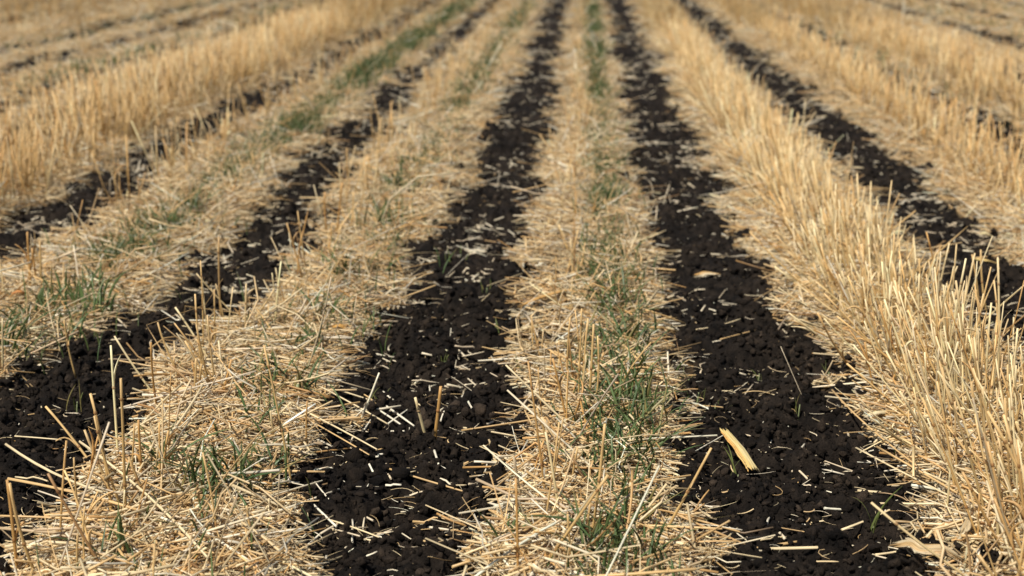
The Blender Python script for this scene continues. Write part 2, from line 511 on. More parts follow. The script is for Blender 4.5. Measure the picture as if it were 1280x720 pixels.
def make_litter(n, y0, y1, r0, r1, lmul=1.0, margin=.9):
    x, y = scatter(n, y0, y1, margin)
    dens = litter_amount(x, y)
    ok = rng.random(len(x)) < dens
    x, y, dens = x[ok], y[ok], dens[ok]
    n = len(x)
    onsoil = dens < .2
    Lg = np.exp(rng.normal(math.log(.074), .58, n)).clip(.015, .30) * lmul
    Lg = np.where(onsoil, Lg * .42 + .008, Lg)
    edge_ = 1 - .25 * (till_mask(x - .05, y) + till_mask(x + .05, y) + till_mask(x - .025, y) + till_mask(x + .025, y))
    Lg = np.where(onsoil, Lg, Lg * (.5 + .5 * edge_))
    far_long = rng.random(n) < .035
    Lg = np.where(far_long & ~onsoil & (edge_ > .8), Lg * 1.9 + .05, Lg).clip(.012, .36)
    ang = np.where(rng.random(n) < .22, rng.normal(0, .5, n), rng.random(n) * math.pi)
    lay = rng.random(n)
    thick = 1 - .25 * (till_mask(x - .05, y) + till_mask(x + .05, y) + till_mask(x - .025, y) + till_mask(x + .025, y))
    thick = thick * (.75 + .35 * vnoise(x, y, .16, 83)) + .12
    z0 = flat_height(x, y) + np.where(onsoil, .002, .003 + .036 * lay * thick)
    tilt = rng.normal(0, .17, n) + np.where(rng.random(n) < .05, rng.uniform(.2, .9, n), 0)
    tilt = np.where(onsoil, tilt * 1.1, tilt)
    d = np.stack([np.cos(ang) * np.cos(tilt), np.sin(ang) * np.cos(tilt), np.sin(tilt)], 1)
    c = np.stack([x, y, z0 + np.abs(np.sin(tilt)) * Lg * .35], 1)
    A, B = c - d * Lg[:, None] / 2, c + d * Lg[:, None] / 2
    R = rng.uniform(r0, r1, n) * np.where(rng.random(n) < .2, .55, 1)
    colr = pick(n, [WHITE, CREAM, TAN, AMBER, BROWN, GREY], [.13, .35, .34, .12, .03, .03])
    # shade inside the mat, put into the colour: deeper pieces are darker
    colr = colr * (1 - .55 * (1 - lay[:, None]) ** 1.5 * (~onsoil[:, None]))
    colr = np.where(onsoil[:, None], colr * .4 + .6 * WHITE * rng.uniform(.75, 1.05, (n, 1)), colr)
    return dict(A=A, B=B, R=R, C=colr, L=Lg, lay=lay, soil=onsoil, x=x, y=y)

def litter_arrays(D, K, S, cap=True):
    n = len(D['x'])
    P = lines(D['A'], D['B'], K, sag=np.where(rng.random(n) < .25, .12, .035))
    if K >= 4:                                      # some pieces are snapped and bent at a point
        kk = rng.random(n) < .24
        off = rng.normal(size=(n, 3)) * D['L'][:, None] * .14; off[:, 2] = np.abs(off[:, 2]) * .4
        P[kk, K // 2] += off[kk]
    taper = 1 - .15 * np.linspace(0, 1, K)[None, :] + .06 * rng.normal(size=(n, K))
    R = D['R'][:, None] * taper
    cvar = 1 + .08 * rng.normal(size=(n, K, 1))
    C = np.clip(D['C'][:, None, :] * cvar, .01, .93)
    flat = np.where(rng.random(n) < .35, rng.uniform(.2, .5, n), rng.uniform(.75, 1, n))
    return tube_arrays(P, R, C, S, flat=flat, cap=cap, roll=rng.random(n) * 3.14)

def sub(D, m):
    return {k: v[m] for k, v in D.items()}

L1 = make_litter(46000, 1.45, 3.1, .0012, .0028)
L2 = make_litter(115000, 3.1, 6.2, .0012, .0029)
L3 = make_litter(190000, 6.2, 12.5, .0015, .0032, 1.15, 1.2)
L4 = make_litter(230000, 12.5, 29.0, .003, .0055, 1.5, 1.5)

# the pieces that show largest become objects of their own
px, py, w = project((L1['A'] + L1['B']) / 2)
ax, ay, _ = project(L1['A']); bx_, by_, _ = project(L1['B'])
plen = np.hypot(ax - bx_, ay - by_)
score = plen * (L1['R'] * FPX / w) * np.where(L1['soil'], 2.2, np.where(L1['lay'] > .86, 1.0, .12)) * np.where(plen > 20, 1, .3)
inframe = (np.minimum(ax, bx_) > 6) & (np.maximum(ax, bx_) < 1274) & (np.maximum(ay, by_) < 716)
score = np.where(inframe, score, 0)
N_STRAW_AUTO = 215
top = np.zeros(len(score), bool); top[np.argsort(-score)[:N_STRAW_AUTO]] = True
STRAW_PICKED = sub(L1, top)
L1 = sub(L1, ~top)
# fine fluff: thin curled leaf shreds and awns through the mat
def fluff(n, y0, y1, r):
    x, y = scatter(n, y0, y1, .5)
    ok = rng.random(len(x)) < np.clip(litter_amount(x, y) * 1.1, .05, 1)
    x, y = x[ok], y[ok]; n = len(x)
    K = 6
    ang = rng.random(n) * 6.283; turn = rng.normal(0, 1.1, n)
    Lh = rng.uniform(.015, .07, n)
    P = np.zeros((n, K, 3)); P[:, 0, 0] = x; P[:, 0, 1] = y
    P[:, 0, 2] = flat_height(x, y) + rng.uniform(.004, .034, n) * np.where(till_mask(x, y) > .5, .3, 1)
    el = rng.normal(.05, .3, n)
    for k in range(1, K):
        a = ang + turn * k / K * 1.6
        P[:, k] = P[:, k - 1] + np.stack([np.cos(a), np.sin(a), np.sin(el) * (1 - 1.6 * k / K)], 1) * (Lh / (K - 1))[:, None]
    C = pick(n, [WHITE, CREAM, TAN, GREY, AMBER], [.2, .35, .25, .12, .08])
    R = np.repeat(rng.uniform(.4, 1.0, n)[:, None] * r, K, 1); R[:, -1] *= .4
    wide = rng.random(n) < .25                     # leaf shreds are ribbons
    R[wide] *= 2.4
    return tube_arrays(P, R, np.repeat(C[:, None], K, 1), 3 if y0 > 3 else 4, flat=np.where(wide, .12, .8), cap=False, roll=rng.random(n) * 3.14)

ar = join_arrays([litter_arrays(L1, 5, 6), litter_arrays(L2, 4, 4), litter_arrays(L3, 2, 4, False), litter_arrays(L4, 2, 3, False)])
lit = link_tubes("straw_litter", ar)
tag(lit, "thick mat of chopped pale straw covering the ground between the black strips", "straw", kind="stuff")
ar = join_arrays([fluff(26000, 1.45, 3.2, .0007), fluff(26000, 3.2, 6.5, .0009)])
ch = link_tubes("chaff", ar)
tag(ch, "fine curled chaff and leaf shreds caught among the straw", "chaff", kind="stuff")
# crumbs of chaff on the soil
x, y = scatter(9000, 1.5, 6.5, .3)
ok = rng.random(len(x)) < .42; x, y = x[ok], y[ok]; n = len(x)
a = rng.random(n) * 6.283; Lq = rng.uniform(.002, .010, n)
c0 = np.stack([x, y, soil_height(x, y) + .002], 1); dd = np.stack([np.cos(a), np.sin(a), rng.normal(0, .3, n)], 1) * Lq[:, None]
ar = tube_arrays(lines(c0, c0 + dd, 2), np.repeat(rng.uniform(.0006, .0016, n)[:, None], 2, 1),
                 np.repeat(pick(n, [WHITE, CREAM, TAN], [.5, .3, .2])[:, None], 2, 1), 4, flat=np.full(n, .5))
cb = link_tubes("chaff_dust", ar)
tag(cb, "tiny pale chaff specks sprinkled over the soil and straw", "chaff", kind="stuff")

# ------------------------------------------------------------------ standing stubble
def stub_rows():
    """(x, stalks per metre, height, height spread, clumping, lean x)"""
    R = []
    R += [(-1.98, 50, .21, .05, .4, 0), (-2.07, 90, .25, .05, .25, 0), (-2.2, 95, .27, .04, .15, 0), (-2.35, 95, .27, .04, .15, 0), (-2.46, 60, .26, .04, .2, 0)]     # tall stand at upper left
    R += [(-1.60, 60, .17, .06, .7, 0), (-1.68, 40, .13, .05, .75, 0), (-1.52, 22, .11, .05, .8, 0), (-1.28, 16, .09, .05, .8, 0)]
    R += [(-.87, 45, .16, .06, .72, 0), (-.78, 40, .14, .06, .75, 0), (-.60, 14, .10, .05, .8, 0), (-.52, 8, .07, .03, .8, 0)]
    R += [(-.03, 34, .14, .05, .78, 0), (-.09, 18, .11, .04, .8, 0)]
    R += [(.69, 26, .16, .05, .5, -1.3), (.76, 18, .20, .05, .5, -1.1), (.65, 16, .14, .06, .5, -.3), (.71, 75, .19, .05, .3, -.22), (.78, 88, .195, .05, .35, -.16), (.84, 88, .195, .05, .35, -.1), (.89, 60, .165, .05, .45, 0)]
    R += [(1.47, 34, .14, .05, .5, -.03), (1.56, 80, .19, .05, .2, 0), (1.66, 90, .20, .05, .25, 0), (1.76, 50, .18, .05, .3, 0)]
    R += [(2.16, 70, .21, .05, .25, 0), (2.30, 90, .24, .05, .15, 0), (2.45, 75, .23, .05, .25, 0), (2.55, 50, .2, .05, .3, 0)]
    R += [(2.9, 60, .12, .04, .4, 0), (3.05, 60, .11, .04, .4, 0)]
    r = np.random.default_rng(5)
    for k in range(6, 19):       # further right
        c = -1.87 + .02 + PITCH_ROW * (k + 1)
        hh, dn = (.14, 40) if k in (6, 7) else (.17 + .06 * r.random(), 55 + 35 * r.random())
        for o in (.22, .36, .5):
            R.append((c + o, dn, hh * (.6 if k < 9 else .85), .04, .4, 0))
    for k in range(-19, -1):     # further left
        c = -1.87 + PITCH_ROW * k
        hh, dn = {-2: (.14, 50), -3: (.16, 60), -4: (.16, 60), -5: (.18, 70)}.get(k, (.2 + .05 * r.random(), 65 + 25 * r.random()))
        for o in (.22, .36, .52):
            R.append((c + o, dn, hh, .045, .5, 0))
    return R

def make_stalks(y0, y1, thin):
    bx, by, bh, bl = [], [], [], []
    for (x0, dn, h, hs, cl, lx) in stub_rows():
        n = int(dn * (y1 - y0) * thin)
        y = rng.uniform(y0, y1, n)
        x = x0 + rng.normal(0, .022, n)
        # plants stand in clumps with gaps between
        g = .5 + .5 * vnoise(x * 0 + x0 * 7.3, y, .085, 91) + .25 * vnoise(x * 0 + x0 * 3.1, y, .6, 92)
        ok = rng.random(n) > cl * sstep(.75, .35, g) * 1.25 - (.0 if cl > .4 else .1)
        a, b = span(y, 1.2)
        ok &= ~((abs(lx) > 1) & (y < 2.45))
        ok &= (x > a) & (x < b) & (till_mask(x, y) < .6)
        x, y = x[ok], y[ok]
        hh = h * (1 + .18 * vnoise(x, y, .7, 93)) * (1 + .16 * sstep(3.6, 2.6, y) * (x0 > .6)) + rng.normal(0, hs, len(x)) - np.where(rng.random(len(x)) < .14, h * .45 * rng.random(len(x)), 0)
        bx.append(x); by.append(y); bh.append(hh.clip(.035, .36)); bl.append(np.full(len(x), lx))
    x, y, h, lx = map(np.concatenate, (bx, by, bh, bl))
    n = len(x)
    sp = np.where(rng.random(n) < .22, .5, .16)
    tx = lx + rng.normal(0, 1, n) * sp + .10 * vnoise(x, y, .12, 94)
    ty = .02 + rng.normal(0, 1, n) * sp + .10 * vnoise(x, y, .12, 95)
    A = np.stack([x, y, flat_height(x, y) - .01], 1)
    d = np.stack([tx, ty, np.ones(n)], 1); d /= np.linalg.norm(d, axis=1, keepdims=True)
    B = A + d * h[:, None]
    return dict(A=A, B=B, L=h, x=x, y=y, R=rng.uniform(.0013, .0026, n),
                C=np.where(((x > .6) & (x < 1.05))[:, None] & (rng.random((n, 1)) < np.interp(y, [4, 9], [1, .4])[:, None]), pick(n, [CREAM, TAN, AMBER, BROWN, GREY], [.42, .42, .12, .01, .03]),
                           pick(n, [CREAM, TAN, AMBER, BROWN, GREY], [.18, .46, .26, .04, .06])), tx=tx, ty=ty)

def stalk_paths(D, K):
    P = lines(D['A'], D['B'], K, sag=.022)
    if K >= 5:
        P = snap(P, .09)
    return P
def snap(P, share):
    """some stalks are broken and their upper part hangs to one side"""
    n, K, _ = P.shape
    for i in np.where(rng.random(n) < share)[0]:
        k = rng.integers(2, K - 1)
        th = rng.random() * 6.283; el = rng.uniform(-.7, .5)
        d = np.array([math.cos(th) * math.cos(el), math.sin(th) * math.cos(el), math.sin(el)])
        st_ = np.linalg.norm(P[i, 1] - P[i, 0])
        P[i, k:] = P[i, k - 1] + d * (st_ * np.arange(1, K - k + 1))[:, None]
    return P
def stalk_arrays(D, K, S, hollow=False, cap=True):
    n = len(D['x'])
    P = stalk_paths(D, K)
    s = np.linspace(0, 1, K)[None, :]
    R = D['R'][:, None] * (1.08 - .2 * s + .07 * rng.normal(size=(n, K)))
    fr = rng.random(n) < .3
    R[fr, -1] *= rng.uniform(.2, .7, fr.sum())
    # golden brown low down, paler above
    g = (.80 + .26 * s)[..., None] * np.ones(3)
    g[..., 2] = (.66 + .36 * s)
    C = np.clip(D['C'][:, None, :] * g * (1 + .06 * rng.normal(size=(n, K, 1))), .01, .93)
    return tube_arrays(P, R, C, S, hollow=hollow, cap=cap, flat=rng.uniform(.7, 1, n), roll=rng.random(n) * 3.14)

S1 = make_stalks(1.5, 4.3, 1.0)
S2 = make_stalks(4.3, 12.5, .95)
S3 = make_stalks(12.5, 30.0, .75); S3['R'] *= 1.4
# front rank: the stalks that show largest become objects of their own
tx_, ty_, wt = project(S1['B']); bx_, by_, wb = project(S1['A'])
sc = np.hypot(tx_ - bx_, ty_ - by_) * S1['R'] / wt
front = np.where((S1['x'] > .6) & (S1['x'] < 1.05), np.where(S1['x'] < .80, 1.0, .5), 1.15)
sc *= front
sc[~((tx_ > 8) & (tx_ < 1272) & (ty_ > 0) & (ty_ < 690) & (by_ < 900))] = 0
N_STALK_AUTO = 245
top = np.zeros(len(sc), bool); top[np.argsort(-sc)[:N_STALK_AUTO]] = True
STALK_PICKED = sub(S1, top)
S1 = sub(S1, ~top)
# torn leaf remnants wrapped round and hanging from the stalks
def sheaths(D, frac, S=4):
    sel = rng.random(len(D['x'])) < frac
    D = sub(D, sel); n = len(D['x'])
    s0 = rng.uniform(.1, .6, n)[:, None]
    a = D['A'] + (D['B'] - D['A']) * s0
    ln = rng.uniform(.03, .09, n)
    th = rng.random(n) * 6.283
    K = 5; s = np.linspace(0, 1, K)
    up = (D['B'] - D['A']) / D['L'][:, None]
    out_ = np.stack([np.cos(th), np.sin(th), np.zeros(n)], 1)
    P = a[:, None] + up[:, None] * (ln[:, None] * (s - .9 * s ** 2 * rng.uniform(.2, 1.3, (n, 1))))[..., None] + out_[:, None] * (ln[:, None] * (.05 + .55 * s ** 1.8))[..., None]
    R = rng.uniform(.0022, .004, n)[:, None] * (1 - .75 * s[None] ** 2)
    C = np.clip(D['C'][:, None] * (1.02 + .1 * rng.normal(size=(n, K, 1))), .02, .9)
    return tube_arrays(P, R, C, S, flat=np.full(n, .12), cap=False, roll=rng.random(n) * 3.14)
ar = join_arrays([stalk_arrays(S1, 5, 6, hollow=True), stalk_arrays(S2, 3, 4), stalk_arrays(S3, 2, 4, cap=False), sheaths(S1, .7), sheaths(S2, .3)])
st = link_tubes("stubble", ar)
tag(st, "rows of standing straw stubble running away to the far edge of the field", "stubble", kind="stuff")

# ------------------------------------------------------------------ words for the labels
def place_word(x, y):
    m = float(till_mask(np.array([x]), np.array([y]))[0])
    names = [(-1.09, "left black strip"), (-.34, "middle black strip"), (.385, "right black strip"), (1.15, "right edge black strip"), (-1.87, "upper left dark strip")]
    bands = [(-2.25, "upper left stand"), (-1.48, "far left straw"), (-.72, "left straw band"), (.02, "central straw band"), (.80, "right tall stand"), (1.55, "right edge stand")]
    return min(names if m > .5 else bands, key=lambda q: abs(q[0] - x))[1]
def depth_word(py):
    for lim, w_ in ((345, "far up"), (420, "above mid height"), (480, "at mid height"), (535, "just beyond husk"),
                    (590, "level with husk"), (645, "nearer than husk"), (9999, "at bottom edge")):
        if py < lim: return w_
def colour_word(c):
    l = c.mean()
    if l < .24: return "brown"
    if c[2] / c[0] < .36: return "amber"
    if l > .60: return "whitish"
    if l > .50: return "cream"
    return "golden"
ORD = ["", "second ", "third ", "fourth ", "fifth ", "sixth ", "seventh ", "eighth ", "ninth ", "tenth "]
def settle(entries):
    """entries: [obj, label, screen x]; those that would read the same are told apart left to right"""
    by = {}
    for e in entries: by.setdefault(e[1], []).append(e)
    for lab, es in by.items():
        es.sort(key=lambda e: e[2])
        for i, e in enumerate(es):
            if len(es) == 1: e[0]["label"] = lab
            elif i < len(ORD): e[0]["label"] = lab + (", leftmost such" if i == 0 else ", %sfrom left" % ORD[i])
            else: e[0]["label"] = lab + ", %dth from left" % (i + 1)

# ------------------------------------------------------------------ single standing stalks
stalk_entries = []
def stalk_object(A, B, R, C, K=7):
    A, B = np.array(A, float), np.array(B, float)
    Lh = np.linalg.norm(B - A)
    base = A.copy()
    P = snap(lines(A[None] - base, B[None] - base, K, sag=.025), .06 if K == 7 else 0)
    s = np.linspace(0, 1, K)[None]
    rr = R * (1.08 - .2 * s + .04 * rng.normal(size=(1, K)))
    # insert a node: a slight swelling with a dark ring
    nd = rng.integers(2, K - 2) if K > 5 else 2
    g = (.80 + .26 * s)[..., None] * np.ones(3); g[..., 2] = .66 + .36 * s
    Cc = np.clip(C[None, None] * g * (1 + .06 * rng.normal(size=(1, K, 1))), .01, .93)
    ar = tube_arrays(P, rr, Cc, 8, hollow=True, flat=np.array([rng.uniform(.75, 1)]), roll=rng.random(1) * 3.14)
    o = bpy.data.objects.new("stubble_stalk", None); COL.objects.link(o)
    o.location = base
    stem = link_tubes("stem", ar, parent=o)
    for q in ([nd] if Lh < .2 else [nd, 1 if nd > 3 else K - 2]):        # the joints of the straw
        t_ = (P[0, q + 1] - P[0, q]); t_ /= np.linalg.norm(t_)
        zz = np.array([-.003, -.0015, 0, .0015, .003])[:, None]
        ar = tube_arrays((P[0, q] + t_ * zz)[None], (rr[0, q - 1] * np.array([1.0, 1.22, 1.32, 1.22, 1.0]))[None], np.repeat(np.clip(C * np.array([.55, .45, .38]), .01, .9)[None, None], 5, 1), 8, cap=False)
        link_tubes("node", ar, parent=o)
    if rng.random() < .65 and Lh > .08:              # torn leaf base still on it
        kk = 6; s1 = np.linspace(0, 1, kk)
        p0 = P[0, nd]; up = (B - A) / Lh; th = rng.random() * 6.283
        out_ = np.array([math.cos(th), math.sin(th), 0]); ln = rng.uniform(.03, .08)
        Q = p0 + out_ * R * .6 + up * (ln * (s1 - .8 * rng.random() * s1 ** 2))[:, None] + out_ * (ln * .5 * s1 ** 2)[:, None]
        ar = tube_arrays(Q[None], (rng.uniform(.0024, .004) * (1 - .7 * s1 ** 2))[None], np.repeat(np.clip(C * 1.05, 0, .9)[None, None], kk, 1), 4, flat=np.array([.14]), roll=rng.random(1) * 3.14)
        link_tubes("leaf_sheath", ar, parent=o)
    tag(o, None, "stubble stalk", "standing stubble stalks")
    bx, by, _ = project(A); tx, ty, _ = project(B)
    dx, dy = tx - bx, by - ty
    lean = "upright" if abs(dx) < .12 * dy + 2 else ("leaning left" if dx < 0 else "leaning right")
    if dy < abs(dx) * .7: lean = "bent " + ("leftward" if dx < 0 else "rightward")
    size = "short" if Lh < .12 else "tall" if Lh > .24 else "medium"
    stalk_entries.append([o, "%s %s stalk %s in %s, %s" % (size, colour_word(C), lean, place_word(A[0], A[1]), depth_word((by + ty) / 2)), bx])
    return o
for i in range(len(STALK_PICKED['x'])):
    stalk_object(STALK_PICKED['A'][i], STALK_PICKED['B'][i], STALK_PICKED['R'][i], STALK_PICKED['C'][i])
# measured ones: foot and tip
GOLD = np.array([.62, .41, .18])
for (x0, y0, x1, y1, dy, r, c) in [
    (157, 655, 151, 473, .00, .0026, GOLD), (140, 655, 113, 492, .02, .0027, TAN), (128, 600, 57, 508, .06, .0025, TAN), (160, 652, 118, 520, .0, .0024, GOLD),
    (178, 612, 173, 525, .0, .0026, AMBER), (163, 610, 168, 530, .0, .0022, GOLD), (205, 510, 143, 420, .02, .0022, CREAM), (243, 500, 197, 403, .02, .0024, GOLD),
    (275, 470, 219, 384, .04, .0024, CREAM), (367, 620, 330, 432, .02, .0020, TAN), (22, 720, 9, 600, .0, .0027, AMBER), (50, 722, 12, 604, .0, .0028, GOLD),
    (150, 738, 60, 592, .0, .0024, BROWN * 1.5), (96, 735, 97, 668, .0, .0026, GOLD), (3, 480, 3, 398, .0, .0024, CREAM), (240, 522, 245, 448, .0, .0026, GOLD),
    (248, 522, 252, 455, .0, .0024, TAN), (256, 516, 240, 452, .0, .0022, AMBER), (262, 505, 266, 470, .0, .0024, AMBER), (120, 640, 128, 655, .0, .002, TAN),
    (722, 512, 727, 386, .0, .0025, GOLD), (735, 520, 742, 405, .0, .0026, GOLD), (729, 515, 735, 398, .02, .0024, TAN), (741, 516, 747, 420, .0, .0022, TAN),
    (714, 540, 691, 448, .0, .0024, AMBER), (690, 565, 671, 510, .0, .0024, GOLD), (702, 664, 682, 540, .0, .0024, CREAM), (737, 690, 756, 530, .0, .0024, TAN),
    (668, 725, 760, 594, .0, .0028, GOLD), (762, 502, 814, 428, .02, .0026, GOLD), (820, 680, 889, 560, .0, .0025, TAN), (712, 625, 722, 560, .0, .0023, GOLD),
    (534, 553, 519, 497, -.01, .0030, CREAM), (543, 548, 551, 483, .0, .0034, AMBER * 1.1), (445, 535, 474, 466, .02, .0024, WHITE),
    (95, 470, 80, 400, .0, .0024, TAN), (420, 300, 428, 228, .0, .0030, AMBER), (412, 300, 406, 240, .0, .0028, AMBER), (436, 300, 442, 240, .0, .0028, TAN),
    (40, 372, 34, 290, .0, .0032, AMBER), (52, 372, 50, 300, .0, .0030, GOLD), (30, 370, 44, 305, .0, .0028, AMBER), (47, 366, 40, 310, .0, .0028, AMBER),
    (1224, 398, 1215, 318, .0, .0024, GOLD), (1235, 400, 1226, 312, .0, .0024, TAN), (1180, 400, 1158, 290, .0, .0022, AMBER),
]:
    A = ground_at(x0, y0, .0)
    A[2] = float(flat_height(A[:1], A[1:2])[0]) - .008
    stalk_object(A, above(x1, y1, A[1] + dy), r, c, K=8)
settle(stalk_entries)

# ------------------------------------------------------------------ single fallen straws
straw_entries = []
def straw_object(A, B, R, C, sag=.03, on="soil", name="straw_piece"):
    A, B = np.array(A, float), np.array(B, float)
    c = (A + B) / 2; Lh = np.linalg.norm(B - A); K = 7
    P = lines((A - c)[None], (B - c)[None], K, sag=sag)
    if rng.random() < .16 and Lh < .12: P[0, 3:] += np.array([0, 0, .004]) + rng.normal(size=3) * Lh * .06
    rr = R * (1 - .12 * np.linspace(0, 1, K)[None] + .05 * rng.normal(size=(1, K)))
    Cc = np.clip(C[None, None] * (1 + .07 * rng.normal(size=(1, K, 1))), .02, .92)
    ar = tube_arrays(P, rr, Cc, 7, hollow=True, flat=np.array([rng.uniform(.45, 1)]), roll=rng.random(1) * 3.14)
    o = link_tubes(name, ar); o.location = c
    tag(o, None, "straw", "single straws lying on soil and straw")
    ax, ay, _ = project(A); bx, by, _ = project(B)
    run = "lying crosswise" if abs(ax - bx) > 2.5 * abs(ay - by) else "lying lengthwise" if abs(ay - by) > 1.2 * abs(ax - bx) else "lying diagonally"
    size = "tiny" if Lh < .03 else "short" if Lh < .07 else "long" if Lh > .16 else "middling"
    straw_entries.append([o, "%s %s straw %s on %s, %s" % (size, colour_word(C), run, place_word(c[0], c[1]), depth_word((ay + by) / 2)), (ax + bx) / 2])
    return o
for i in range(len(STRAW_PICKED['x'])):
    straw_object(STRAW_PICKED['A'][i], STRAW_PICKED['B'][i], STRAW_PICKED['R'][i], STRAW_PICKED['C'][i])
W_, C_, T_, G_ = WHITE, CREAM, TAN, GOLD
def lay_on(A, B, lift=.004):
    s = np.linspace(0, 1, 9)[:, None]; P = A * (1 - s) + B * s
    z = float(np.quantile(soil_height(P[:, 0].copy(), P[:, 1].copy()), .8)) + lift
    za = float(soil_height(A[:1].copy(), A[1:2].copy())[0]); zb = float(soil_height(B[:1].copy(), B[1:2].copy())[0])
    A = A.copy(); B = B.copy()
    A[2] = .6 * z + .4 * max(za, z - .02) + .001; B[2] = .6 * z + .4 * max(zb, z - .02) + .001
    return A, B
for (x0, y0, x1, y1, r, c, lift) in [
    (452, 507, 501, 535, 2.2, W_, 4), (480, 516, 518, 536, 2.3, W_, 3), (485, 533, 520, 510, 1.8, W_, 5), (454, 547, 464, 533, 2.0, W_, 3), (478, 503, 498, 501, 2.0, W_, 3),
    (479, 504, 492, 512, 2.2, W_, 3), (537, 476, 539, 491, 2.5, W_, 3), (567, 477, 576, 481, 2.2, W_, 3), (576, 498, 579, 490, 2.4, W_, 3), (581, 506, 590, 525, 2.4, W_, 3),
    (579, 536, 645, 544, 2.3, C_, 6), (580, 579, 640, 550, 2.2, T_, 8), (543, 575, 549, 592, 2.4, W_, 3), (548, 593, 561, 597, 1.8, W_, 3), (470, 588, 481, 588, 2.1, W_, 3),
    (470, 568, 482, 565, 1.5, T_, 3), (492, 544, 526, 549, 1.7, C_, 4), (489, 550, 506, 553, 1.8, W_, 3), (551, 537, 556, 528, 2.0, W_, 3),
    (393, 648, 421, 668, 2.2, W_, 4), (411, 658, 478, 678, 2.4, C_, 4), (416, 662, 470, 674, 1.8, C_, 6), (441, 653, 442, 677, 2.6, W_, 5), (371, 692, 405, 664, 2.6, W_, 4),
    (376, 722, 388, 692, 2.8, W_, 3), (396, 720, 408, 692, 2.6, W_, 3), (332, 690, 343, 722, 3.0, W_, 4), (327, 682, 371, 682, 2.0, C_, 5), (585, 665, 622, 681, 2.0, T_, 3),
    (482, 614, 502, 615, 2.5, W_, 3), (554, 616, 583, 610, 2.2, C_, 3), (497, 606, 520, 603, 1.8, C_, 3), (480, 646, 520, 653, 1.9, T_, 4), (516, 652, 560, 660, 2.2, T_, 4),
    (862, 581, 911, 555, 2.6, W_, 6), (953, 541, 964, 530, 1.5, W_, 3), (961, 570, 964, 557, 2.1, W_, 3), (996, 570, 1006, 551, 2.3, W_, 3), (900, 427, 945, 414, 2.1, T_, 4),
    (880, 440, 898, 444, 2.0, W_, 3), (922, 461, 950, 468, 1.7, C_, 3), (963, 510, 982, 512, 1.5, C_, 3), (982, 512, 997, 505, 1.5, C_, 3), (1030, 591, 1031, 576, 1.9, W_, 3),
    (1052, 666, 1138, 627, 2.4, C_, 8), (951, 675, 986, 669, 2.2, C_, 3), (851, 702, 1005, 671, 2.9, T_, 8), (858, 688, 1038, 689, 2.9, C_, 9), (962, 657, 1012, 668, 2.0, T_, 5),
    (959, 655, 962, 643, 2.2, W_, 3), (1014, 645, 1033, 646, 1.6, C_, 3), (1072, 611, 1172, 617, 2.7, C_, 9), (1094, 692, 1130, 690, 2.3, C_, 4), (975, 606, 983, 602, 2.0, W_, 3),
    (8, 566, 130, 624, 2.6, C_, 50), (10, 602, 172, 640, 2.7, T_, 40), (0, 642, 150, 652, 2.6, T_, 32), (100, 560, 260, 700, 2.5, C_, 55), (20, 560, 78, 562, 2.2, C_, 20),
    (478, 598, 590, 624, 2.1, T_, 4), (352, 512, 472, 578, 2.1, C_, 26), (338, 508, 462, 580, 1.9, T_, 22), (236, 576, 340, 610, 2.4, AMBER, 38), (1110, 700, 1210, 672, 2.2, GOLD, 12),
    (1116, 520, 1245, 640, 2.6, C_, 50), (1096, 560, 1255, 650, 2.7, T_, 42), (1040, 490, 1150, 590, 2.4, T_, 36), (1070, 560, 1200, 628, 2.4, C_, 34), (600, 560, 660, 590, 2.5, C_, 30),
    (770, 625, 925, 668, 2.4, T_, 30), (870, 420, 925, 405, 2.0, C_, 6), (790, 470, 812, 440, 2.4, C_, 36), (20, 604, 60, 618, 2.0, C_, 26),
]:
    A, B = lay_on(ground_at(x0, y0, lift * .001), ground_at(x1, y1, lift * .001), .002)
    if lift > 15: A[2] += lift * .001; B[2] += lift * .001
    straw_object(A, B, r * .001, np.array(c) * rng.uniform(.93, 1.04), sag=.02)
settle(straw_entries)

